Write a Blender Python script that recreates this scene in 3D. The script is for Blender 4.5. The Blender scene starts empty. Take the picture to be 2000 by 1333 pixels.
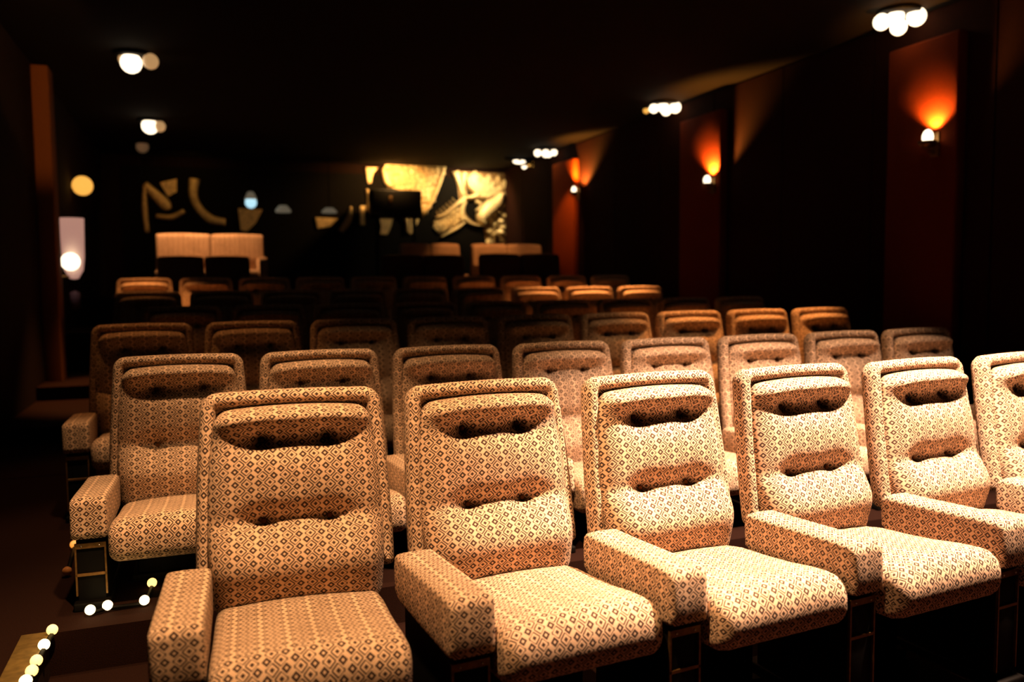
import bpy, bmesh, math, random
from mathutils import Vector, Matrix, Euler
random.seed(4)
PI = math.pi
scn = bpy.context.scene
COL = scn.collection

# ---------------------------------------------------------------- camera, exposure, world
HC = 1.33                                     # lens height above the floor of the front row
F_PX, YAW, PITCH, ROLL = 1627.4, math.radians(20.46), math.radians(4.16), math.radians(-0.48)
FW = Vector((math.sin(YAW)*math.cos(PITCH), math.cos(YAW)*math.cos(PITCH), -math.sin(PITCH)))
_r = Vector((math.cos(YAW), -math.sin(YAW), 0)); _u = _r.cross(FW)
RT = _r*math.cos(ROLL) + _u*math.sin(ROLL); UP = RT.cross(FW)
CAM = Vector((0, 0, HC))
cd = bpy.data.cameras.new('camera'); cam = bpy.data.objects.new('camera', cd); COL.objects.link(cam)
cam.matrix_world = Matrix.Translation(CAM) @ Matrix((RT, UP, -FW)).transposed().to_4x4()
cd.sensor_width = 36; cd.lens = F_PX*36/2000; cd.clip_start = .05
cd.dof.use_dof = True; cd.dof.focus_distance = 2.85; cd.dof.aperture_fstop = 1.6
scn.camera = cam
scn.view_settings.view_transform = 'Standard'; scn.view_settings.look = 'None'
scn.view_settings.gamma = 1; scn.view_settings.exposure = 0.0; scn.view_settings.use_curve_mapping = False
scn.cycles.max_bounces = 5; scn.cycles.diffuse_bounces = 1; scn.cycles.sample_clamp_indirect = 4
w = bpy.data.worlds.new('world'); scn.world = w; w.use_nodes = True
w.node_tree.nodes['Background'].inputs[0].default_value = (.02, .01, .005, 1)
w.node_tree.nodes['Background'].inputs[1].default_value = .02

def ray(px, py):
    return (FW + RT*((px-1000)/F_PX) + UP*((666.5-py)/F_PX))
def at(px, py, X=None, Y=None, Z=None):
    d = ray(px, py)
    if X is not None: k = (X-CAM.x)/d.x
    elif Y is not None: k = (Y-CAM.y)/d.y
    else: k = (Z-CAM.z)/d.z
    return CAM + d*k

CEIL = HC + 2.12          # ceiling height
XR, XL, YB, YF = 5.55, -1.45, 15.2, -2.6

def spot(name, loc, target, energy, col, angle=90, blend=.6, r=.05, parent=None):
    l = bpy.data.lights.new(name, 'SPOT'); l.energy = energy; l.color = col
    l.spot_size = math.radians(angle); l.spot_blend = blend; l.shadow_soft_size = r
    o = bpy.data.objects.new(name, l); COL.objects.link(o)
    o.location = loc
    o.rotation_euler = (Vector(target)-Vector(loc)).to_track_quat('-Z', 'Y').to_euler()
    return o
def point(name, loc, energy, col, r=.03):
    l = bpy.data.lights.new(name, 'POINT'); l.energy = energy; l.color = col; l.shadow_soft_size = r
    o = bpy.data.objects.new(name, l); COL.objects.link(o); o.location = loc
    return o
WARM = (1, .63, .42); AMBER = (1, .56, .26); ORANGE = (1, .40, .11); GOLD = (1, .62, .22)
# unseen ceiling spot lamps added to light the front rows (every one has its fixture on the ceiling further down)
UNSEEN_LAMPS = [  # place on the ceiling, target, energy, colour, cone, label
    ((2.5, 1.8), (2.5, 2.2, .4), 2200, WARM, 74, 'unseen ceiling spot lamp above the aisle, facing the fourth front seat'),
    ((.25, 1.65), (.35, 2.25, .5), 560, AMBER, 62, 'unseen ceiling spot lamp above the left end of the front row'),
    ((4.2, 2.4), (3.6, 2.7, .6), 420, WARM, 60, 'unseen ceiling spot lamp near the right wall above the front row'),
    ((.9, 3.55), (1.0, 3.8, .7), 95, AMBER, 60, 'unseen ceiling spot lamp above the gap between first and second row'),
    ((-.1, 3.5), (-.12, 3.7, .8), 170, AMBER, 52, 'unseen ceiling spot lamp above the left end of the second row'),
    ((2.9, 3.9), (2.9, 4.0, .9), 105, AMBER, 62, 'unseen ceiling spot lamp above the middle of the second row'),
]
for i, (p, t, e, c, a, lb) in enumerate(UNSEEN_LAMPS):
    spot('unseen_ceiling_spot', (p[0], p[1], CEIL-.13), t, e, c, a)
spot('wall_row_spot_light', (4.2, 4.9, CEIL-.2), (3.75, 5.15, .9), 480, ORANGE, 50)
spot('wall_row_spot_light', (4.3, 8.2, CEIL-.2), (3.85, 8.3, 1.2), 900, ORANGE, 54)
spot('wall_row_spot_light', (4.4, 12.0, CEIL-.2), (4.2, 12.65, 1.9), 110, ORANGE, 56)
spot('aisle_spot_light', (-.55, 5.3, CEIL-.2), (-.3, 5.3, .9), 50, ORANGE, 56)
spot('aisle_spot_light', (-.55, 8.85, CEIL-.2), (-.5, 8.7, 1.2), 480, ORANGE, 50)
spot('aisle_spot_light', (-.1, 11.75, CEIL-.2), (.1, 12.05, 1.9), 230, (1, .46, .17), 72)
spot('wall_row_spot_light', (4.9, 11.5, CEIL-.2), (5.35, 12.2, 1.9), 45, ORANGE, 50)
spot('mural_spot_light', (4.75, 14.55, CEIL-.12), (4.75, 15.15, 2.7), 80, (1, .72, .36), 150)
spot('mural_spot_light', (3.3, 14.45, CEIL-.12), (3.2, 15.15, 2.7), 110, (1, .52, .16), 150)
spot('mural_spot_light', (-.1, 14.3, CEIL-.12), (-.1, 15.15, 2.5), 6, (1, .5, .12), 140)

# ---------------------------------------------------------------- materials
def new_mat(name):
    m = bpy.data.materials.new(name); m.use_nodes = True
    return m, m.node_tree, m.node_tree.nodes['Principled BSDF']
def plain(name, col, rough=.6, metal=0, bump=0, scale=40, vary=.25):
    m, nt, b = new_mat(name)
    b.inputs['Specular IOR Level'].default_value = .5 if metal else .12; b.inputs['Roughness'].default_value = rough; b.inputs['Metallic'].default_value = metal
    tc = nt.nodes.new('ShaderNodeTexCoord'); n = nt.nodes.new('ShaderNodeTexNoise'); n.inputs['Scale'].default_value = scale
    nt.links.new(tc.outputs['Object'], n.inputs['Vector'])
    r = nt.nodes.new('ShaderNodeValToRGB')
    r.color_ramp.elements[0].position = .3; r.color_ramp.elements[1].position = .7
    r.color_ramp.elements[0].color = tuple(c*(1-vary) for c in col)+(1,)
    r.color_ramp.elements[1].color = tuple(min(1, c*(1+vary)) for c in col)+(1,)
    nt.links.new(n.outputs['Fac'], r.inputs[0]); nt.links.new(r.outputs[0], b.inputs['Base Color'])
    if bump:
        bp = nt.nodes.new('ShaderNodeBump'); bp.inputs['Strength'].default_value = bump; bp.inputs['Distance'].default_value = .004
        nt.links.new(n.outputs['Fac'], bp.inputs['Height']); nt.links.new(bp.outputs[0], b.inputs['Normal'])
    return m
def glow(name, col, strength):
    m, nt, b = new_mat(name)
    b.inputs['Base Color'].default_value = (.8, .7, .6, 1)
    b.inputs['Emission Color'].default_value = col+(1,); b.inputs['Emission Strength'].default_value = strength
    return m

def fabric(name, dark, light, P=.0640, Q=.0370):
    """woven diamonds: light-ringed and dark-ringed ones on a staggered lattice, laid out in UV metres"""
    m, nt, b = new_mat(name); N = nt.nodes; L = nt.links
    b.inputs['Roughness'].default_value = .95
    uv = N.new('ShaderNodeUVMap')
    nz = N.new('ShaderNodeTexNoise'); nz.inputs['Scale'].default_value = 9; L.new(uv.outputs[0], nz.inputs['Vector'])
    sep = N.new('ShaderNodeSeparateXYZ'); L.new(uv.outputs[0], sep.inputs[0])
    def M(op, a, b_=None, c=None):
        n = N.new('ShaderNodeMath'); n.operation = op
        for i, v in enumerate((a, b_, c)):
            if v is None: continue
            if isinstance(v, (int, float)): n.inputs[i].default_value = v
            else: L.new(v, n.inputs[i])
        return n.outputs[0]
    def dist(cu, cv):
        du = M('ABSOLUTE', M('SUBTRACT', M('FRACT', M('ADD', M('DIVIDE', sep.outputs[0], P), .5-cu+10)), .5))
        dv = M('ABSOLUTE', M('SUBTRACT', M('FRACT', M('ADD', M('DIVIDE', sep.outputs[1], Q), .5-cv+10)), .5))
        return M('ADD', M('MULTIPLY', du, 320/72), M('MULTIPLY', dv, 200/72))   # |dx|+|dy| in units of one diamond's reach
    A = M('MINIMUM', dist(0, 0), dist(.32, .5))
    B = M('MINIMUM', dist(.5, 0), dist(.82, .5))
    def band(x, lo, hi):      # 1 between lo and hi
        return M('MULTIPLY', M('GREATER_THAN', x, lo), M('LESS_THAN', x, hi))
    fa = M('SUBTRACT', 1, band(A, .30, .82))                         # light heart, dark ring, light ground
    fb = M('MAXIMUM', band(B, .42, .90), M('GREATER_THAN', B, 1.26))                                           # dark heart, light ring, dark ground
    isA = M('LESS_THAN', M('SUBTRACT', A, .04), B)
    f = M('ADD', M('MULTIPLY', fa, isA), M('MULTIPLY', fb, M('SUBTRACT', 1, isA)))
    wv = N.new('ShaderNodeTexNoise'); wv.inputs['Scale'].default_value = 900; L.new(uv.outputs[0], wv.inputs['Vector'])
    f2 = M('ADD', M('MULTIPLY', f, .9), M('MULTIPLY', wv.outputs['Fac'], .1))
    mix = N.new('ShaderNodeMix'); mix.data_type = 'RGBA'
    L.new(f2, mix.inputs['Factor']); mix.inputs['A'].default_value = dark+(1,); mix.inputs['B'].default_value = light+(1,)
    wear = N.new('ShaderNodeMix'); wear.data_type = 'RGBA'; wear.blend_type = 'MULTIPLY'; wear.inputs['Factor'].default_value = .35
    L.new(mix.outputs['Result'], wear.inputs['A'])
    cr = N.new('ShaderNodeValToRGB'); cr.color_ramp.elements[0].color = (.55, .5, .45, 1); cr.color_ramp.elements[0].position = .35
    cr.color_ramp.elements[1].position = .65
    L.new(nz.outputs['Fac'], cr.inputs[0]); L.new(cr.outputs[0], wear.inputs['B'])
    L.new(wear.outputs['Result'], b.inputs['Base Color'])
    bp = N.new('ShaderNodeBump'); bp.inputs['Strength'].default_value = .5; bp.inputs['Distance'].default_value = .0015
    L.new(f2, bp.inputs['Height']); L.new(bp.outputs[0], b.inputs['Normal'])
    return m

FAB = fabric('diamond_weave_upholstery', (.024, .005, .002), (.90, .62, .41))
BLACK = plain('black_steel', (.003, .0025, .002), .6)
BRASS = plain('worn_brass', (.22, .12, .04), .45, .8, .2, 60)
STEEL = plain('bright_steel', (.8, .75, .7), .25, 1)
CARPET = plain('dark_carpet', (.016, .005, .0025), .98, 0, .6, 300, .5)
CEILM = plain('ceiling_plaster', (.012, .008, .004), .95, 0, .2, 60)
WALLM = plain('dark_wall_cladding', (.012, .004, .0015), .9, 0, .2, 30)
REDDIM = plain('shaded_rust_wall_fabric', (.15, .022, .003), .95, 0, .5, 240, .3)  # same rust fabric, with the shade on the nearer pilasters painted into its colour
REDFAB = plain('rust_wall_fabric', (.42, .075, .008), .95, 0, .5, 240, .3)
BROWN = plain('brown_panel', (.20, .075, .02), .8, 0, .3, 120)
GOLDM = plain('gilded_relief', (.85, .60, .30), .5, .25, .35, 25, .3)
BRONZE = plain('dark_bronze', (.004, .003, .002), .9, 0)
BULB = glow('lit_bulb', (1, .80, .55), 3.2)
BULB_O = glow('amber_bulb', (1, .46, .07), 1.05)
BULB_DIM = glow('dim_bulb', (1, .55, .22), .45)
LED = glow('step_light_glow', (1, .58, .17), 2.2)
LEDW = glow('bright_step_light_glow', (1, .75, .38), 3.5)
LED_O = glow('amber_step_light_glow', (1, .33, .04), 1.1)
PINKG = glow('rosy_glass_glow', (1, .50, .38), .42)
BLUEG = glow('cool_lamp_glow', (.50, .85, 1), 1.0)
GREYG = glow('pale_shade_glow', (.9, .75, .5), .10)

# ---------------------------------------------------------------- mesh helpers
def link(name, bm, mat, parent=None, smooth=True, loc=None):
    me = bpy.data.meshes.new(name)
    bmesh.ops.recalc_face_normals(bm, faces=bm.faces)
    bm.to_mesh(me); bm.free()
    me.materials.append(mat)
    if smooth:
        for p in me.polygons: p.use_smooth = True
    o = bpy.data.objects.new(name, me); COL.objects.link(o)
    if parent: o.parent = parent
    if loc: o.location = loc
    return o
def tag(o, label, cat, group=None):
    o['label'] = label; o['category'] = cat
    if group: o['group'] = group
    return o
def thing(name, label, cat, loc=(0, 0, 0), rz=0, group=None):
    o = bpy.data.objects.new(name, None); COL.objects.link(o); o.empty_display_size = .1
    o.location = loc; o.rotation_euler = (0, 0, rz)
    return tag(o, label, cat, group)
def struct(o):
    o['kind'] = 'structure'; return o
def box(bm, x0, x1, y0, y1, z0, z1, bev=0):
    r = bmesh.ops.create_cube(bm, size=1, matrix=Matrix.Translation(((x0+x1)/2, (y0+y1)/2, (z0+z1)/2)) @ Matrix.Diagonal((x1-x0, y1-y0, z1-z0, 1)))
    if bev:
        es = list({e for v in r['verts'] for e in v.link_edges})
        bmesh.ops.bevel(bm, geom=es, offset=bev, segments=3, profile=.5, affect='EDGES')
    return bm
def BX(*a, **k):
    return box(bmesh.new(), *a, **k)
def ball(bm, c, r, sx=1, sy=1, sz=1, seg=20):
    bmesh.ops.create_uvsphere(bm, u_segments=seg, v_segments=max(8, seg//2), radius=r, matrix=Matrix.Translation(c) @ Matrix.Diagonal((sx, sy, sz, 1)))
    return bm
def lathe(bm, prof, c=(0, 0, 0), n=28, mat=None):
    """prof: (radius, z) pairs turned round the z axis"""
    mt = mat or Matrix.Identity(4); rows = []
    for r, z in prof:
        rows.append([bm.verts.new(mt @ Vector((r*math.cos(2*PI*i/n), r*math.sin(2*PI*i/n), z)) + Vector(c)) for i in range(n)])
    for a, b in zip(rows, rows[1:]):
        for i in range(n):
            try: bm.faces.new((a[i], a[(i+1) % n], b[(i+1) % n], b[i]))
            except ValueError: pass
    return bm
def tube(bm, pts, r, n=8):
    rings = []
    for i, p in enumerate(pts):
        p = Vector(p); d = (Vector(pts[min(i+1, len(pts)-1)])-Vector(pts[max(i-1, 0)])).normalized()
        a = d.orthogonal().normalized(); b = d.cross(a)
        rings.append([bm.verts.new(p+(a*math.cos(2*PI*k/n)+b*math.sin(2*PI*k/n))*r) for k in range(n)])
    for s, t in zip(rings, rings[1:]):
        for k in range(n): bm.faces.new((s[k], s[(k+1) % n], t[(k+1) % n], t[k]))
    bm.faces.new(rings[0]); bm.faces.new(rings[-1])
    return bm
def prism(bm, poly, y0, y1, bev=0):
    """poly of (x, z) points extruded from y0 (front) to y1"""
    a = [bm.verts.new((x, y0, z)) for x, z in poly]; b = [bm.verts.new((x, y1, z)) for x, z in poly]
    f = bm.faces.new(a); bm.faces.new(b[::-1])
    for i in range(len(a)): bm.faces.new((a[i], a[(i+1) % len(a)], b[(i+1) % len(a)], b[i]))
    if bev: bmesh.ops.bevel(bm, geom=list(f.edges), offset=bev, segments=2, affect='EDGES')
    return bm

def padded(profile, hw, r=.02, nx=12, crown=0.0, ztop=None, uoff=0):
    """a closed (y, z) profile swept along x from -hw to hw, its ends rounded by r; UVs in metres"""
    bm = bmesh.new(); uvl = bm.loops.layers.uv.new('UVMap')
    n = len(profile)
    cy = sum(p[0] for p in profile)/n; cz = sum(p[1] for p in profile)/n
    nrm = []
    for i in range(n):
        a = profile[i-1]; b = profile[(i+1) % n]; t = Vector((b[0]-a[0], b[1]-a[1])).normalized(); nr = Vector((t.y, -t.x))
        if nr.dot(Vector((profile[i][0]-cy, profile[i][1]-cz))) < 0: nr = -nr
        nrm.append(nr)
    arc = [0]
    for i in range(n): arc.append(arc[-1]+math.dist(profile[i], profile[(i+1) % n]))
    cols = []; K = 5
    for k in range(K+1):
        a = k/K*PI/2; cols.append((-hw+r*(1-math.sin(a)), r*(1-math.cos(PI/2-a)) if False else r*(1-math.sin(a))))
    cols = [(-hw+r*(1-math.cos(k/K*PI/2)), r*(1-math.sin(k/K*PI/2))) for k in range(K+1)]
    mid = [(-hw+r+(2*hw-2*r)*k/nx, 0) for k in range(1, nx)]
    cols = cols+mid+[(-x, i) for x, i in cols[::-1]]
    xs = [0]
    for a, b in zip(cols, cols[1:]): xs.append(xs[-1]+math.dist(a, b))
    V = []
    for (x, ins) in cols:
        row = []
        for i in range(n):
            y = profile[i][0]-nrm[i].x*ins; z = profile[i][1]-nrm[i].y*ins
            if crown and nrm[i].y > .1: z += crown*nrm[i].y*(1-(x/hw)**2)
            row.append(bm.verts.new((x, y, z)))
        V.append(row)
    for c in range(len(cols)-1):
        for i in range(n):
            j = (i+1) % n
            f = bm.faces.new((V[c][i], V[c][j], V[c+1][j], V[c+1][i]))
            for l, (cc, ii) in zip(f.loops, ((c, i), (c, i+1), (c+1, i+1), (c+1, i))): l[uvl].uv = (xs[cc]+uoff, arc[ii])
    for row in (V[0], V[-1]):
        f = bm.faces.new(row)
        for l in f.loops: l[uvl].uv = (l.vert.co.y+uoff, l.vert.co.z)
    return bm
def arc_pts(cy, cz, r, a0, a1, n=6):
    return [(cy+r*math.cos(math.radians(a0+(a1-a0)*k/n)), cz+r*math.sin(math.radians(a0+(a1-a0)*k/n))) for k in range(n+1)]

# ---------------------------------------------------------------- the room shell
def panel(name, x0, x1, y0, y1, z0, z1, m):
    return struct(link(name, BX(x0, x1, y0, y1, z0, z1), m, smooth=False))
# terraces: front well, then one level per row
ROW = {1: (.253, 2.535, -.328, .0222, 0, 6), 2: (-.094, 3.86, -.316, .0135, 0, 7), 3: (-.314, 5.162, -.233, .0086, 0, 8),
       4: (1.678, 6.496, -.172, .0024, -3, 5), 5: (2.579, 7.835, -.075, .0024, -5, 3), 6: (3.063, 9.521, .052, -.0052, -6, 3)}
LEV = {1: 0.0, 2: .15, 3: .15, 4: .153, 5: .25, 6: .377, 7: .80, 8: 1.16}
Y7, Y8 = 11.1, 12.75
fl = bmesh.new()
T = .3
steps = [(YF, 3.12, 0.0), (3.12, 5.75, .15), (5.75, 7.08, .153), (7.08, 8.7, .25), (8.7, 10.1, .377), (10.1, 11.75, LEV[7]), (11.75, YB, LEV[8])]
for y0, y1, z in steps: box(fl, XL if y0 > 3 else -.52, XR, y0, y1, -T, z)
box(fl, XL, -.52, YF, 3.12, -T, .15)
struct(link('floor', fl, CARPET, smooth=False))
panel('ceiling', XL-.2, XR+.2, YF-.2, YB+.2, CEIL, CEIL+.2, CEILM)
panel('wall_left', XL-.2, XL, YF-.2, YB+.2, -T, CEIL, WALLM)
wr = bmesh.new(); box(wr, XR, XR+.2, YF-.2, YB+.2, -T, CEIL)
y = YF
while y < YB-.2:          # cladding boards with open joints
    box(wr, XR-.02, XR, y+.008, min(y+1.192, YB-.01), LEV[8] if y > 11.6 else (LEV[7] if y > 9.9 else .38), CEIL-.02); y += 1.2
struct(link('wall_right', wr, plain('dark_rust_wall_cladding', (.022, .0045, .001), .95, 0, .3, 120), smooth=False))
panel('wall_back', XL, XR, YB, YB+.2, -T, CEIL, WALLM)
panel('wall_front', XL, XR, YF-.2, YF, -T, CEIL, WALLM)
# ---------------------------------------------------------------- cinema seats
def back_frame_bm():
    H = .552; bm = bmesh.new(); uvl = bm.loops.layers.uv.new('UVMap')
    def half(z): return .262+.025*(1-max(0, min(1, (z-.05)/(H-.05)))**1.6)
    rc = .055; pts = []
    def corner(cx, cz, r, a0, a1, n=8):
        return [(cx+r*math.cos(math.radians(a0+(a1-a0)*k/n)), cz+r*math.sin(math.radians(a0+(a1-a0)*k/n))) for k in range(n+1)]
    rb = .02
    right = corner(half(0)-rb, rb, rb, -90, 0, 4)
    for k in range(1, 12):
        z = rb+(H-rc-rb)*k/12; right.append((half(z), z))
    right += corner(half(H)-rc+.004, H-rc, rc, 0, 90)
    left = [(-x, z) for x, z in right[::-1]]
    top = [((half(H)-rc)*(1-2*k/10), H+.004*math.sin(PI*k/10)) for k in range(1, 10)]
    bot = [(-(half(0)-rb)*(1-2*k/8), 0) for k in range(1, 8)]
    pts = right+top+left+bot
    n = len(pts); nr = []
    for i in range(n):
        a = pts[i-1]; b = pts[(i+1) % n]; t = Vector((b[0]-a[0], b[1]-a[1])).normalized(); nr.append(Vector((t.y, -t.x)))
    arc = [0]
    for i in range(n): arc.append(arc[-1]+math.dist(pts[i], pts[(i+1) % n]))
    lay = [(-.03, .040), (-.012, .036), (-.002, .022), (0, .008), (-.0005, -.010), (-.006, -.026), (-.016, -.036), (-.028, -.038), (-.038, -.032), (-.044, -.020), (-.048, -.008), (-.06, -.004)]
    la = [0]
    for a, b in zip(lay, lay[1:]): la.append(la[-1]+math.dist(a, b))
    V = [[bm.verts.new((pts[i][0]+nr[i].x*o, y, pts[i][1]+nr[i].y*o)) for i in range(n)] for o, y in lay]
    for c in range(len(lay)-1):
        for i in range(n):
            j = (i+1) % n; f = bm.faces.new((V[c][i], V[c][j], V[c+1][j], V[c+1][i]))
            for l, (cc, ii) in zip(f.loops, ((c, i), (c, i+1), (c+1, i+1), (c+1, i))): l[uvl].uv = (arc[ii], la[cc]+.006)
    for row in (V[0], V[-1]):
        f = bm.faces.new(row)
        for l in f.loops: l[uvl].uv = (l.vert.co.x, l.vert.co.z)
    return bm
BT = [(s*.095, v) for s in (-1, 1) for v in (.84, .445)]
CH = .60
def cush_half(v):
    return .224+.031*(1-abs((v-.38)/.62)**2.2 if v > .38 else 1-.5*((.38-v)/.38)**2)
def smooth01(x): x = max(0, min(1, x)); return x*x*(3-2*x)
def cush_depth(x, v, hwid):
    u = min(1, abs(x)/hwid)
    base = .064+.054*math.exp(-((v-.25)/.14)**2)+.034*math.exp(-((v-.935)/.045)**2)+.006*math.exp(-((v-.66)/.1)**2)
    e = (1-u**6)**.5*(1-abs(2*v-1)**14)**.5
    d = base*e
    fade = 1-.85*smooth01((abs(x)-.09)/.13)
    # upper crease: deep shadowed tuck below the head roll; lower crease above the lumbar roll
    up = (v-.835); d -= .031*fade*e*(math.exp(-(up/.034)**2) if up > 0 else math.exp(-(up/.075)**2))
    lo = (v-.445); d -= .042*(.25+.75*fade)*e*(math.exp(-(lo/.06)**2) if lo > 0 else math.exp(-(lo/.035)**2))
    for bx, bv in BT:
        r2 = (x-bx)**2+((v-bv)*CH)**2
        d -= .026*math.exp(-r2/.02**2)+.014*math.exp(-r2/.05**2)
    # radiating pull folds
    d += .004*e*math.exp(-((abs(x)-.0)/.05)**2)*math.exp(-((v-.64)/.12)**2)
    return max(d, .004*e)
def back_cushion_bm():
    bm = bmesh.new(); uvl = bm.loops.layers.uv.new('UVMap'); NU, NV = 48, 72
    us = [math.sin(-PI/2+PI*k/NU)*.55+(-1+2*k/NU)*.45 for k in range(NU+1)]
    vs = [.5+.5*(math.sin(-PI/2+PI*k/NV)*.4+(-1+2*k/NV)*.6) for k in range(NV+1)]
    P = []
    rc = .05
    for v in vs:
        hwid = cush_half(v); z = -.10+v*CH; row = []
        dz = min(v*CH, (1-v)*CH)
        ins = rc-math.sqrt(max(0, rc*rc-(rc-dz)**2)) if dz < rc else 0
        for u in us: row.append(Vector((u*(hwid-ins), -.02-cush_depth(u*hwid, v, hwid), z+.008*(1-u*u)*(v > .5)*v)))
        P.append(row)
    V = [[bm.verts.new(p) for p in r] for r in P]
    mid = NU//2; cv = [0]
    for i in range(NV): cv.append(cv[-1]+(P[i+1][mid+14]-P[i][mid+14]).length)
    def au(i):
        a = [0]*(NU+1)
        for k in range(mid, NU): a[k+1] = a[k]+(P[i][k+1]-P[i][k]).length
        for k in range(mid, 0, -1): a[k-1] = a[k]-(P[i][k-1]-P[i][k]).length
        return a
    A = [au(i) for i in range(NV+1)]
    for i in range(NV):
        for k in range(NU):
            f = bm.faces.new((V[i][k], V[i][k+1], V[i+1][k+1], V[i+1][k]))
            for l, (a, b) in zip(f.loops, ((i, k), (i, k+1), (i+1, k+1), (i+1, k))):
                l[uvl].uv = (P[a][b].x*.35+A[a][b]*.65, cv[a])
    rim = [V[0][k] for k in range(NU+1)]+[V[i][NU] for i in range(1, NV+1)]+[V[NV][k] for k in range(NU-1, -1, -1)]+[V[i][0] for i in range(NV-1, 0, -1)]
    f = bm.faces.new(rim)
    for l in f.loops: l[uvl].uv = (l.vert.co.x, l.vert.co.z)
    return bm
LEAN = math.radians(-10)
HINGE = Vector((0, -.096, .463))
def seat_bm():
    p = [(-.14, .405), (-.25, .425), (-.36, .432), (-.47, .443), (-.56, .457), (-.62, .462)]
    p += arc_pts(-.635, .40, .062, 90, 180, 7)[1:]
    p += [(-.698, .37), (-.69, .345), (-.672, .325), (-.64, .312), (-.5, .305), (-.3, .305), (-.16, .31), (-.135, .34)]
    return padded(p, .234, .035, 14, .018)
def arm_bm(x):
    p = [(-.165, .425), (-.160, .49)]+arc_pts(-.185, .513, .022, 10, 90, 4)+[(-.30, .538), (-.42, .543), (-.53, .548)]
    p += arc_pts(-.605, .520, .028, 90, 172, 6)+[(-.635, .48), (-.637, .43), (-.632, .405)]+[(-.60, .398), (-.4, .398), (-.2, .402)]
    bm = padded(p, .061, .014, 6, .004, uoff=x)
    bmesh.ops.translate(bm, verts=bm.verts, vec=(x, 0, 0)); return bm
def support_bm(x, g):
    bm = bmesh.new(); box(bm, x-.047, x+.047, -.605, -.22, g, .396, .004); box(bm, x-.06, x+.06, -.64, -.18, g, g+.03, .006); return bm
def trim_bm(x, g):
    bm = bmesh.new(); f, b = -.613, -.604
    box(bm, x-.052, x+.052, f, b, .364, .384, .001)
    box(bm, x-.052, x-.046, f, b, g+.05, .364); box(bm, x+.046, x+.052, f, b, g+.05, .364)
    box(bm, x-.052, x+.052, f, b, .262, .272, .001)
    return bm
def base_bm(g):
    bm = bmesh.new(); box(bm, -.17, .17, -.36, -.20, max(g, .0)+.02, .31, .01); box(bm, -.19, .19, -.38, -.16, g, g+.03, .005); return bm
def add_arm(t, x, g):
    link('armrest', arm_bm(x), FAB, t)
    s = link('armrest_support', support_bm(x, g), BLACK, t)
    link('brass_trim', trim_bm(x, g), BRASS, s, smooth=False)
    for dx in (-.03, .03):
        b = bmesh.new(); ball(b, (x+dx, -.614, .374), .0035, seg=10); link('screw', b, STEEL, s)
def make_seat(g):
    t = thing('cinema_seat', '-', 'cinema seat')
    R = Matrix.Translation(HINGE) @ Matrix.Rotation(LEAN, 4, 'X')
    for nm, b in (('back_frame', back_frame_bm()), ('back_cushion', back_cushion_bm())):
        bmesh.ops.transform(b, matrix=R, verts=b.verts); o = link(nm, b, FAB, t)
        if nm == 'back_cushion': cush = o
    for bx, bv in BT:
        b = bmesh.new(); ball(b, (bx, -.02-cush_depth(bx, bv, cush_half(bv))-.002, -.10+bv*CH), .009, 1, .5, 1, 12)
        bmesh.ops.transform(b, matrix=R, verts=b.verts); link('tufting_button', b, BROWN, cush)
    link('seat_cushion', seat_bm(), FAB, t)
    link('pedestal', base_bm(g), BLACK, t)
    add_arm(t, -.30, g)
    return t
def dup(root):
    r = root.copy(); COL.objects.link(r)
    def rec(src, dst):
        for ch in [o for o in src.children]:
            c = ch.copy(); COL.objects.link(c); c.parent = dst; rec(ch, c)
    rec(root, r); return r
ORD = ['first', 'second', 'third', 'fourth', 'fifth', 'sixth', 'seventh', 'eighth', 'ninth', 'tenth', 'eleventh']
RN = {1: 'front', 2: 'second', 3: 'third', 4: 'fourth', 5: 'fifth', 6: 'sixth'}
SKIP = {}
protos = {}
for r, (X0, Y0, zt, cv, j0, j1) in ROW.items():
    fz = HC+zt-1.005; g = LEV[r]-fz; g = round(g, 3)
    n = j1-j0+1; idx = 0
    for j in range(j0, j1+1):
        X = X0+.6*j; Yc = Y0+cv*(X-2)**2
        if g not in protos: protos[g] = make_seat(g); t = protos[g]; src = t
        else: t = None
        if t is None:
            t = protos[(g)] if False else dup(protos[g])
        t.location = (X, Yc, fz); t.rotation_euler = (0, 0, math.atan(2*cv*(X-2))*.3+math.radians((-1.5 if j == 0 else 5.5) if r == 1 else (0 if j == 0 and r == 2 else 2)))
        idx += 1
        pos = 'leftmost' if idx == 1 else ('rightmost' if idx == n else ORD[idx-1]+' from the left')
        look = {1: 'large diamond-patterned tufted cinema seat', 2: 'diamond-patterned tufted cinema seat behind the front row', 3: 'tufted cinema seat'}.get(r, 'small distant tufted cinema seat')
        tag(t, '%s, %s in the %s row' % (look, pos, RN[r]), 'cinema seat', '%s row of cinema seats' % RN[r])
        t['_end'] = 1 if j == j1 else 0
        if j == j1: ends = t
    add_arm(ends, .30, g)
for o in list(scn.objects):
    if '_end' in o.keys(): del o['_end']
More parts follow.
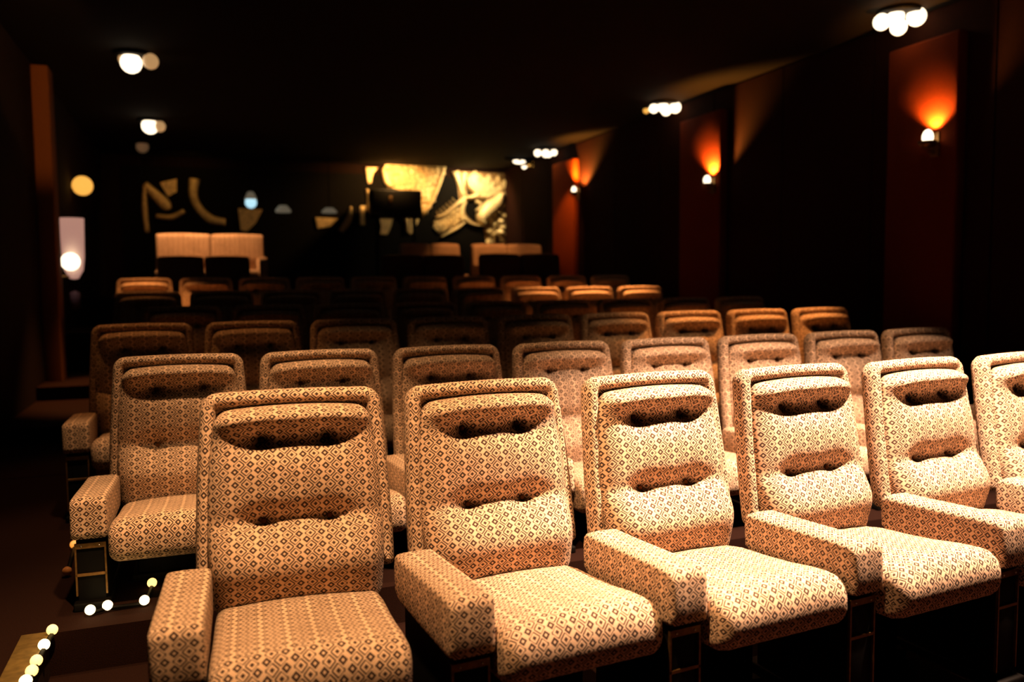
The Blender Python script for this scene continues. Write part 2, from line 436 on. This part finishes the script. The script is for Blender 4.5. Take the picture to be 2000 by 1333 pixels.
# ---------------------------------------------------------------- lounge sofas on the raised back rows
def sofa(label, x0, nseat, ytop, ztop, zfloor, sw=.6, arms=(1, 1), FABL=None):
    """backs whose tops meet the height ztop; x0 is the outer side of the first back"""
    FABL = FABL or FAB; W = nseat*sw; t = thing('lounge_sofa', label, 'sofa', (x0+W/2, ytop, zfloor), 0, 'lounge sofas on the raised back rows')
    h = ztop-zfloor; sh = h-.50
    for k in range(nseat):
        cx = -W/2+sw*(k+.5)
        p = [(.05, sh-.02), (.06, h-.06)]+arc_pts(0, h-.06, .06, 0, 180, 8)+[(-.075, h-.16), (-.085, h-.3), (-.10, sh)]
        b = padded(p, sw/2-.004, .03, 10, .012, uoff=k*.3); bmesh.ops.translate(b, verts=b.verts, vec=(cx, 0, 0)); link('backrest', b, FABL, t)
        p = [(-.09, sh-.02), (-.3, sh+.0), (-.5, sh+.01)]+arc_pts(-.56, sh-.05, .06, 90, 180, 5)+[(-.61, sh-.14), (-.3, sh-.15), (-.09, sh-.15)]
        sx0 = -W/2+.118 if k == 0 and arms[0] else cx-sw/2; sx1 = W/2-.118 if k == nseat-1 and arms[1] else cx+sw/2
        b = padded(p, (sx1-sx0)/2-.004, .03, 8, .015, uoff=k*.3); bmesh.ops.translate(b, verts=b.verts, vec=((sx0+sx1)/2, 0, 0)); link('seat_cushion', b, FABL, t)
    for k, s in enumerate((-1, 1)):
        if not arms[k]: continue
        p = [(.05, .06), (.05, sh+.16)]+arc_pts(-.58, sh+.13, .04, 90, 175, 5)+[(-.63, .06)]
        b = padded(p, .055, .018, 4, .005); bmesh.ops.translate(b, verts=b.verts, vec=(s*(W/2-.058), 0, 0)); link('armrest', b, FABL, t)
    link('plinth', BX(-W/2, W/2, -.55, .04, 0, sh-.14, bev=.01), BLACK, t)
    return t
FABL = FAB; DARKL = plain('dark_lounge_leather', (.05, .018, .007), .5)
zt7 = at(1012, 497, Y=Y7).z; zt8 = at(985, 478, Y=Y8).z
xa, xb = at(935, 500, Y=Y7).x, at(1091, 500, Y=Y7).x
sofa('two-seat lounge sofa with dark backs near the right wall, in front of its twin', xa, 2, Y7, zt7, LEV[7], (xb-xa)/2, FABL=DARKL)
xa, xb = at(920, 480, Y=Y8).x, at(1056, 480, Y=Y8).x
s8 = (xb-xa)/2
sofa('two-seat lounge sofa below the right end of the golden mural', xa, 2, Y8, zt8, LEV[8], s8)
sofa('dark two-seat lounge sofa below the rayed golden fan of the mural', at(780, 478, Y=Y8).x, 2, Y8, zt8, LEV[8], s8*.8, (1, 0))
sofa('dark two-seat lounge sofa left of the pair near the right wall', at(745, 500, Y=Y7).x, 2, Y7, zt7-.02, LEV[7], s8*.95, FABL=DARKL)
xa, xb = at(306, 505, Y=Y7-.1).x, at(488, 505, Y=Y7-.1).x
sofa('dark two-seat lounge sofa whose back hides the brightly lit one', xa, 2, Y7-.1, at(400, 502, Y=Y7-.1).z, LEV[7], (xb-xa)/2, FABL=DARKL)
xa, xb = at(303, 460, Y=Y8-.6).x, at(515, 460, Y=Y8-.6).x
sofa('brightly lit two-seat lounge sofa at the far left below the dim mural end', xa, 2, Y8-.6, at(400, 458, Y=Y8-.6).z, LEV[8], (xb-xa)/2, (0, 1))

# ---------------------------------------------------------------- ceiling lamps
def cluster(label, c, bulbs, r=.05, group='clustered ceiling lamps', name='ceiling_lamp'):
    """bulbs: (dx, dy, dz, radius factor, material)"""
    t = thing(name, label, 'ceiling lamp', c, 0, group)
    b = bmesh.new(); lathe(b, [(0, 0), (.16, 0), (.165, -.012), (.155, -.03), (0, -.03)]); link('ceiling_plate', b, BLACK, t)
    for dx, dy, dz, k, m in bulbs:
        b = bmesh.new(); tube(b, [(dx*.6, dy*.6, -.02), (dx, dy, dz+.035)], .012); lathe(b, [(0.0, dz+.055), (.032, dz+.05), (.034, dz+.02), (.0, dz+.015)], (dx, dy, 0), 16); link('lamp_holder', b, BLACK, t)
        b = bmesh.new(); ball(b, (dx, dy, dz), r*k); link('bulb', b, m, t)
    return t
def from_px(px_list, c):
    """bulbs at the depth of the lamp centre c, in metres off it"""
    out = []; D = (Vector(c)-CAM).dot(FW)
    for px, py, k, m in px_list:
        d = ray(px, py); p = CAM+d*D; q = p-Vector(c); out.append((q.x, q.y, min(q.z, -.055), k, m))
    return out
def lampset(label, px, py, bulbs, Z=CEIL, **k):
    c = at(px, py, Z=Z-.075); c = Vector((c.x, c.y, Z))
    return cluster(label, c, from_px(bulbs, c), **k)
lampset('large ceiling lamp with four lit bulbs nearest the camera, above the right wall', 1755, 38, [(1722, 43, 1, BULB), (1750, 23, 1, BULB), (1755, 53, 1, BULB), (1790, 32, 1.15, BULB)], r=.064)
lampset('middle one of the four-bulb ceiling lamps along the right wall', 1297, 212, [(1277, 212, .9, BULB), (1295, 205, 1.05, BULB), (1301, 216, 1, BULB), (1319, 210, 1.1, BULB), (1262, 216, .6, BULB_O)], r=.060)
lampset('farthest multi-bulb ceiling lamp, above the lit rust pilaster', 1067, 299, [(1050, 299, 1, BULB), (1066, 300, 1.1, BULB), (1072, 302, .8, BULB), (1082, 298, .9, BULB)], r=.055)
lampset('left ceiling lamp nearer the camera, one glaring bulb and one amber', 260, 120, [(256, 123, 1.5, BULB), (243, 112, .9, BULB_DIM), (294, 120, 1.15, BULB_DIM)], r=.062)
lampset('left ceiling lamp farther back with one glaring bulb', 295, 245, [(293, 246, 1.5, BULB), (312, 247, 1.05, BULB_DIM)], r=.068)
lampset('faint unlit-looking ceiling globe beyond the two left lamps', 278, 287, [(278, 287, 1.3, glow('faint_bulb', (1, .6, .3), .045))], r=.07)
for i, (p, t_, e, c_, a, lb) in enumerate(UNSEEN_LAMPS):
    cluster(lb, (p[0], p[1], CEIL), [(0, 0, -.06, .8, BULB)], group='unseen ceiling spot lamps over the front seats')
cluster('ceiling spot lamp above the third row by the left wall', (-.55, 5.3, CEIL), [(0, 0, -.06, .8, BULB)], group='clustered ceiling lamps')
# track spot lamp just in front of the mural
c = at(1022, 318, Y=13.7); c = Vector((c.x, c.y, CEIL))
t = thing('spotlight_rail', 'small rail of lit spot heads under the ceiling at the mural corner', 'spotlight', c)
b = bmesh.new(); box(b, -.35, .35, -.02, .02, -.04, 0, .004); link('rail', b, BLACK, t)
D = 13.7
for k, (px, py, w_, h_) in enumerate(((1014, 316, 26, 8), (1024, 325, 10, 10), (1033, 322, 6, 7), (1043, 317, 5, 7), (1043, 324, 6, 6))):
    p = at(px, py, Y=13.7)-c; p.z = min(p.z, -.06)
    hw_ = w_/2/F_PX*14.6; hh = h_/2/F_PX*14.6
    b = bmesh.new(); lathe(b, [(0, .05), (hh*1.1, .05), (hh*1.15, .0)], tuple(p), 14); tube(b, [(p.x, p.y, p.z+.05), (p.x, 0, -.03)], .008); link('spot_head', b, BLACK, t)
    b = bmesh.new(); ball(b, tuple(p), hh, hw_/hh, 1, 1, 14); link('bulb', b, BULB if k < 2 else BULB_O, t)

# ---------------------------------------------------------------- pilasters and wall sconces
def sconce(label, px, py, side, flip, energy, k=1.0, X=XR-.02):
    p = at(px, py, X=X-.085)
    t = thing('wall_sconce', label, 'wall lamp', (X, p.y, p.z), 0, 'wall sconces on the right wall')
    b = bmesh.new(); box(b, -.015, 0, -.04, .04, -.14, .05, .006); link('back_plate', b, BRASS, t)
    b = bmesh.new(); tube(b, [(-.01, 0, -.10), (-.04, 0, -.12), (-.075, 0, -.11), (-.085, 0, -.075)], .008); link('bracket', b, BRASS, t)
    b = bmesh.new(); lathe(b, [(.0, -.085), (.03, -.082), (.055, -.06), (.07, -.025), (.066, -.025), (.05, -.055), (.02, -.074), (0, -.076)], (-.085, 0, 0), 22); link('cup_shade', b, BRASS, t)
    b = bmesh.new(); ball(b, (-.085, 0, .005), .036*k, 1, 1, 1.5, 18); link('bulb', b, BULB, t)
    spot('sconce_light', (X-.065, p.y, p.z+.085), (X+.06, p.y, p.z+.30), energy*k*(13 if k == 1 else 20), (1, .38, .06), 125, .6, .02)
    return p
PX = XR-.12
pil = at(1103, 400, X=PX)
y0, y1 = at(1120, 420, X=PX).y, at(1079, 420, X=PX).y
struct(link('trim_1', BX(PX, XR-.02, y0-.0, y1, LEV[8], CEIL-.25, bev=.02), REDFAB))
sconce('candle-like wall sconce on the rust pilaster, farthest of the three', 1121, 372, 1, 0, 10, 1.0, PX)
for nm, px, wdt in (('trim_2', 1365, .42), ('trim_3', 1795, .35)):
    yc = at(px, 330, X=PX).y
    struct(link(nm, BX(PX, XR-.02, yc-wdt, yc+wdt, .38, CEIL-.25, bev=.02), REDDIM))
sconce('wall sconce with rust-coloured halo, middle one of the three', 1381, 354, 1, 0, 8, 1.1, PX)
sconce('nearest wall sconce, glowing beneath the big ceiling lamp', 1812, 270, 1, 0, 3.5, 1.15, PX)

# ---------------------------------------------------------------- left wall
yc = at(87, 150, X=XL+.12).y
struct(link('trim_4', BX(XL, XL+.15, yc, yc+.3, LEV[1], CEIL-.02, bev=.01), BROWN))
spot('aisle_spot_light', (-.7, 5.3, CEIL-.15), (XL+.1, yc, 3.1), 170, ORANGE, 26)
p = at(141, 512, X=XL+.16)
t = thing('wall_sconce', 'tall rosy glass wall lamp with a glaring bulb at its foot, on the left wall', 'wall lamp', (XL, p.y, p.z))
s = (p-CAM).dot(FW)/F_PX
b = bmesh.new(); box(b, 0, .02, -.05, .05, -.2, .1, .006); link('back_plate', b, BRASS, t)
b = bmesh.new(); lathe(b, [(.0, -34*s), (8*s, -32*s), (17*s, -16*s), (20*s, 8*s), (22*s, 86*s), (21*s, 86*s), (19*s, 8*s), (16*s, -14*s)], (.16, .1, 0), 26); link('glass_shade', b, PINKG, t)
b = bmesh.new(); ball(b, (.16, -.13, 0), 17*s); link('bulb', b, BULB, t)
b = bmesh.new(); tube(b, [(.01, 0, -.15), (.16, .1, -.16), (.16, .1, -34*s)], .012); link('bracket', b, BRASS, t)
b = bmesh.new(); lathe(b, [(.0, -95*s), (9*s, -92*s), (9*s, -60*s), (0, -56*s)], (.16, .1, 0), 16); link('finial', b, plain('mauve_enamel', (.15, .08, .12), .4), t)
# amber globe higher on the same wall
p = at(161, 363, X=XL+.13); s = (p-CAM).dot(FW)/F_PX
t = thing('wall_globe', 'amber globe lamp high on the left wall above the tall rosy lamp', 'wall lamp', (XL, p.y, p.z))
b = bmesh.new(); tube(b, [(.0, 0, -.05), (.13, 0, -.05)], .012); lathe(b, [(0, -.02), (.04, -.02), (.04, .0), (0, 0)], (.02, 0, -.04), 14); link('bracket', b, BRASS, t)
b = bmesh.new(); ball(b, (.13, 0, 0), 19*s); link('glass_globe', b, BULB_O, t)
# cool lamp and two pale shades hanging before the mural
def pendant(label, px, py, Y, rpx, m, hpx=None):
    p = at(px, py, Y=Y); s = (p-CAM).dot(FW)/F_PX
    t = thing('pendant_lamp', label, 'pendant lamp', p, 0, 'pendant lamps before the dim mural end')
    b = bmesh.new(); tube(b, [(0, 0, .02), (0, 0, CEIL-p.z)], .006, 6); link('cord', b, BLACK, t)
    if hpx: b = bmesh.new(); lathe(b, [(0, hpx*s), (rpx*s*.5, hpx*s*.9), (rpx*s, -hpx*s*.4), (rpx*s*.96, -hpx*s), (0, -hpx*s*.9)], n=22); link('lamp_shade', b, m, t)
    else:
        b = bmesh.new(); lathe(b, [(0, 22*s), (6*s, 20*s), (12*s, 6*s), (11*s, 6*s), (5*s, 18*s)], n=22); link('lamp_shade', b, GREYG, t)
        b = bmesh.new(); ball(b, (0, 0, 0), rpx*s); link('bulb', b, m, t)
pendant('pendant with a cool bluish-white bulb', 490, 396, 13.4, 11, BLUEG)
pendant('faint pale pendant shade just right of the bluish bulb', 553, 408, 13.4, 15, GREYG, 7)
pendant('faint pale pendant shade farthest from the bluish bulb', 643, 411, 13.4, 15, GREYG, 5)

# ---------------------------------------------------------------- step lights along the aisle
zt = .15
trim = bmesh.new()
box(trim, -.60, -.515, 1.2, 3.12, .15, .158, .003)
tag(link('stair_nosing', trim, plain('olive_metal_nosing', (.20, .13, .035), .5, .3)), 'olive metal nosing strip along the edge of the left aisle step', 'stair nosing')
def strip(label, pts, grp):
    t = thing('step_light_strip', label, 'step lights', at(*pts[0][:2], Z=.165), 0, grp); o0 = t.location
    P = [at(px, py, Z=.175)-o0 for px, py, m in pts]
    b = bmesh.new(); tube(b, [tuple(q-Vector((0, 0, .012))) for q in P], .008, 6); link('channel', b, BLACK, t)
    for q, (px, py, m) in zip(P, pts):
        b = bmesh.new(); ball(b, tuple(q), .018, seg=14); link('bulb', b, m, t)
    return t
strip('string of small golden step lights running along the left aisle edge', [(102, 1231, LED), (86, 1260, LEDW), (71, 1291, LED), (62, 1311, LED), (50, 1331, LEDW), (40, 1352, LED)], 'aisle step lights')
strip('string of small bright step lights turning across beneath the second row', [(176, 1192, LEDW), (210, 1183, LEDW), (282, 1173, LEDW), (297, 1139, LED)], 'aisle step lights')
strip('pair of dull amber step lights beneath the outer arm of the second row', [(145, 1064, LED_O), (131, 1116, plain('unlit_amber_lens', (.6, .25, .08), .3))], 'aisle step lights')
for px, py in ((176, 1192), (282, 1172), (86, 1260)):
    q = at(px, py, Z=.2); point('step_light', (q.x, q.y, .22), .12, GOLD, .02)

# ---------------------------------------------------------------- the gilded mural on the back wall
YM = YB-.02
mur = thing('wall_mural', 'large golden relief mural of tiles, ribbons and a leaf on the back wall', 'mural', (0, 0, 0))
A = lambda x, y: (860+x/7.84, 310+y/7.84)
B = lambda x, y: (680+x/7.404, 300+y/7.404)
C_ = lambda x, y: (250+x/4.0, 300+y/4.0)
def XZ(pt): p = at(pt[0], pt[1], Y=YM); return (p.x, p.z)
def poly(fn, pts): return [XZ(fn(*q)) for q in pts]
def plate(name, fn, pts, y0, th=.03, m=GOLDM, bev=.008):
    b = bmesh.new(); P = poly(fn, pts)
    prism(b, P, YM-y0-th, YM-y0, bev); return link(name, b, m, mur, smooth=False)
def ribbon(name, fn, pts, hgt=.06, y0=.03, m=GOLDM, sub=4, ridge=0):
    """pts: (x, y, width px); a raised band with a curved cross-section"""
    P = []
    for i in range(len(pts)-1):
        p0 = pts[max(i-1, 0)]; p1 = pts[i]; p2 = pts[i+1]; p3 = pts[min(i+2, len(pts)-1)]
        for k in range(sub):
            t = k/sub
            P.append(tuple(.5*((2*b)+(-a+c)*t+(2*a-5*b+4*c-d)*t*t+(-a+3*b-3*c+d)*t**3) for a, b, c, d in zip(p0, p1, p2, p3)))
    P.append(pts[-1])
    q = [(XZ(fn(x, y)), abs(XZ(fn(x+w_/2, y))[0]-XZ(fn(x-w_/2, y))[0])/2) for x, y, w_ in P]
    b = bmesh.new(); rows = []; n = 8
    for i, ((x, z), hw_) in enumerate(q):
        a = q[max(i-1, 0)][0]; c = q[min(i+1, len(q)-1)][0]; t = Vector((c[0]-a[0], c[1]-a[1])).normalized(); nr = Vector((-t.y, t.x))
        row = []
        for k in range(n+1):
            s = -1+2*k/n; hh = hgt*math.sqrt(max(0, 1-s*s))*(1 if not ridge else (1+ridge*s)/1.0)
            row.append(b.verts.new((x+nr.x*hw_*s, YM-y0-hh, z+nr.y*hw_*s)))
        rows.append(row)
    for r0, r1 in zip(rows, rows[1:]):
        for k in range(n): b.faces.new((r0[k], r0[k+1], r1[k+1], r1[k]))
        b.faces.new((r0[0], r1[0], r1[n], r0[n]))
    b.faces.new(rows[0]); b.faces.new(rows[-1])
    return link(name, b, m, mur)
def inside(p, P):
    c = False
    for i in range(len(P)):
        a, b = P[i-1], P[i]
        if (a[1] > p[1]) != (b[1] > p[1]) and p[0] < (b[0]-a[0])*(p[1]-a[1])/(b[1]-a[1])+a[0]: c = not c
    return c
def tiles(name, fn, pts, cell, h, y0=.03, jit=.35, keep=1.0, m=GOLDM, rot=45):
    P = poly(fn, pts); b = bmesh.new()
    xs = [p[0] for p in P]; zs = [p[1] for p in P]; cx = sum(xs)/len(xs); cz = sum(zs)/len(zs); R = max(max(xs)-min(xs), max(zs)-min(zs))
    n = int(R/cell)+2; ca, sa = math.cos(math.radians(rot)), math.sin(math.radians(rot))
    for i in range(-n, n+1):
        for j in range(-n, n+1):
            u, v = i*cell, j*cell; x, z = cx+u*ca-v*sa, cz+u*sa+v*ca
            if not inside((x, z), P) or random.random() > keep: continue
            k = cell*.46; q = []
            for du, dv in ((-k, -k), (k, -k), (k, k), (-k, k)): q.append(b.verts.new((x+du*ca-dv*sa, YM-y0, z+du*sa+dv*ca)))
            t = b.verts.new((x+random.uniform(-jit, jit)*cell, YM-y0-h*random.uniform(.6, 1.2), z+random.uniform(-jit, jit)*cell))
            for e in range(4): b.faces.new((q[e], q[(e+1) % 4], t))
    return link(name, b, m, mur, smooth=False)
bk = poly(lambda x, y: (x, y), [(284, 322), (996, 334), (992, 500), (284, 500)])
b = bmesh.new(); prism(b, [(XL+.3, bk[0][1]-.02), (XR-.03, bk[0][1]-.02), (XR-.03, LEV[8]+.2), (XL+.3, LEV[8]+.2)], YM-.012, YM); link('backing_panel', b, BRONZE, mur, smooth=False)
# right field
R_out = [(172, 195), (1068, 235), (1040, 700), (1020, 1290), (700, 1290), (650, 1040), (500, 1030), (380, 985), (270, 990), (285, 640), (265, 430)]
plate('tiled_field', A, R_out, .012, .02, plain('dark_gilding', (.30, .17, .06), .6, .2, .3, 25, .4))  # darker gold than the tiles on it, for contrast
TR = [(540, 225), (1060, 245), (1040, 600), (1025, 1270), (720, 1270), (700, 1040), (690, 880), (880, 700), (940, 560), (600, 320)]
tiles('pinwheel_tiles', A, TR, .14, .10, .03, .45)
plate('leaf', A, [(400, 300), (500, 215), (560, 240), (700, 350), (850, 470), (950, 555), (820, 585), (700, 570), (600, 580), (560, 480), (450, 380)], .035, .05, bev=.03)
ribbon('curved_ribbon', A, [(370, 220, 80), (345, 330, 60), (350, 450, 30), (390, 560, 30)], .05)
ribbon('curved_ribbon', A, [(520, 215, 60), (400, 310, 40), (440, 420, 90), (510, 490, 110), (540, 560, 90), (450, 600, 60), (380, 600, 60)], .10, .05)
ribbon('radiating_band', A, [(225, 200, 110), (290, 400, 70), (340, 560, 60), (380, 620, 50)], .05)
ribbon('radiating_band', A, [(380, 610, 60), (330, 640, 70), (220, 720, 50), (60, 850, 30), (-80, 900, 15)], .06, .04)
ribbon('radiating_band', A, [(380, 610, 80), (330, 760, 80), (320, 900, 90), (330, 960, 60)], .06, .03)
ribbon('radiating_band', A, [(360, 620, 60), (520, 590, 60), (650, 585, 60), (740, 620, 40)], .07, .05)
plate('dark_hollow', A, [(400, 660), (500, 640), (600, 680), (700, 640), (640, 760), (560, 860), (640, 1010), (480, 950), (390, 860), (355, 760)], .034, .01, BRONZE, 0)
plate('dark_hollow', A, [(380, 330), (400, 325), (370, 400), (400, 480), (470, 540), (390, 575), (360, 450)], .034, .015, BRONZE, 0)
ribbon('folded_ribbon', A, [(900, 540, 60), (850, 660, 190), (740, 760, 230), (640, 860, 210), (610, 930, 150), (650, 1020, 40)], .13, .05, ridge=.3)
ribbon('curved_ribbon', A, [(520, 660, 60), (590, 700, 60), (590, 760, 50), (520, 800, 20)], .08, .05)
ribbon('curved_ribbon', A, [(350, 900, 60), (450, 990, 50), (560, 1025, 30), (690, 1030, 20)], .05, .04)
ribbon('curved_ribbon', A, [(380, 970, 20), (260, 1060, 60), (120, 1140, 40), (0, 1200, 14)], .05, .02)
# rayed fan and its cobbled wedge
LW = [(40, 900), (290, 700), (280, 960), (180, 1060), (0, 1135), (-55, 1080)]
plate('cobbled_wedge', A, [(-130, 965), (40, 880), (290, 680), (285, 970), (180, 1065), (0, 1140), (-75, 1105)], .012, .015)
tiles('cobble_tiles', A, [(-120, 970), (40, 890), (285, 700), (280, 960), (180, 1055), (0, 1130), (-70, 1095)], .075, .06, .027, .1)
for k in range(6):
    x = 245-k*48; y = 625+k*42
    ribbon('fan_ray', A, [(x, y, 8), (x-60, y-28-k*2, 12), (x-105+k*6, y-38, 5)] if False else [(x-70, y-20, 5), (x-20, y+30, 12), (x+25, y+75, 10)], .02, .02, sub=2)
# left tiled sail
SL = [(560, 135), (1395, 150), (1405, 190), (1370, 290), (1240, 650), (1080, 925), (1060, 560), (780, 535), (580, 490), (510, 380), (480, 250)]
plate('tiled_sail', B, SL, .012, .015)
tiles('square_tiles', B, SL, .095, .05, .027, .3, rot=10)
ribbon('edge_band', B, [(1390, 170, 40), (1330, 380, 50), (1230, 650, 40), (1090, 900, 20)], .05, .04)
ribbon('edge_band', B, [(500, 230, 60), (560, 400, 110), (620, 480, 60)], .06, .04)
plate('gold_patch', B, [(250, 205), (420, 210), (350, 290), (330, 430), (285, 430)], .012, .03)
ribbon('outline_band', B, [(265, 520, 40), (300, 650, 70), (300, 800, 60), (340, 860, 60), (500, 865, 55), (660, 880, 60), (790, 910, 60), (845, 990, 50), (850, 1140, 40)], .05, .02)
plate('gold_patch', B, [(170, 760), (240, 760), (235, 1040), (165, 1040)], .012, .03)
plate('gold_patch', B, [(440, 900), (650, 900), (620, 1040), (560, 1180), (460, 1170), (480, 1060)], .012, .03)
plate('gold_patch', B, [(895, 910), (1000, 915), (1020, 970), (960, 1080), (900, 1170), (880, 1160), (900, 1040)], .012, .03)
# dim far end of the mural
ribbon('curved_ribbon', C_, [(130, 240, 60), (220, 330, 90), (290, 400, 100), (320, 440, 50)], .06, .02)
plate('gold_patch', C_, [(250, 230), (380, 200), (380, 300), (310, 340)], .012, .03)
ribbon('curved_ribbon', C_, [(220, 490, 40), (340, 500, 50), (440, 450, 40)], .06, .02)
ribbon('curved_ribbon', C_, [(520, 200, 90), (510, 330, 70), (560, 440, 70), (650, 520, 80), (760, 540, 60)], .06, .02)
plate('gold_patch', C_, [(860, 430), (1050, 440), (1000, 540), (930, 610), (880, 600)], .012, .03)
plate('gold_patch', C_, [(1460, 500), (1640, 510), (1580, 570), (1480, 590)], .012, .03)
ribbon('curved_ribbon', C_, [(1740, 420, 20), (1720, 520, 50), (1660, 610, 40)], .05, .02)
ribbon('curved_ribbon', C_, [(130, 250, 30), (130, 420, 50), (150, 620, 40)], .05, .02)

# black box standing before the mural
def pbox(x0, x1, y0, y1, Y, th):
    a = at(x0, y1, Y=Y); c = at(x1, y0, Y=Y); return a.x, c.x, Y, Y+th, a.z, c.z
x0, x1, Ya, Yb, z0, z1 = pbox(727, 824, 372, 424, 14.5, .35)
t = thing('black_box', 'black rectangular box raised on two posts before the golden tiled mural', 'cabinet', ((x0+x1)/2, 14.6, LEV[8]))
hw_ = (x1-x0)/2
b = bmesh.new(); box(b, -hw_, hw_, -.1, .25, z0-LEV[8], z1-LEV[8], .03); link('body', b, BLACK, t)
for s_ in (-1, 1):
    b = bmesh.new(); box(b, s_*hw_*.75-.03, s_*hw_*.75+.03, .03, .09, 0, z0-LEV[8], .005); link('post', b, BLACK, t)
px = at(763, 390, Y=14.48); b = bmesh.new(); box(b, px.x-(x0+x1)/2-.03, px.x-(x0+x1)/2+.03, -.112, -.1, px.z-LEV[8]-.06, px.z-LEV[8]+.06, .004); link('name_plate', b, BRASS, t)
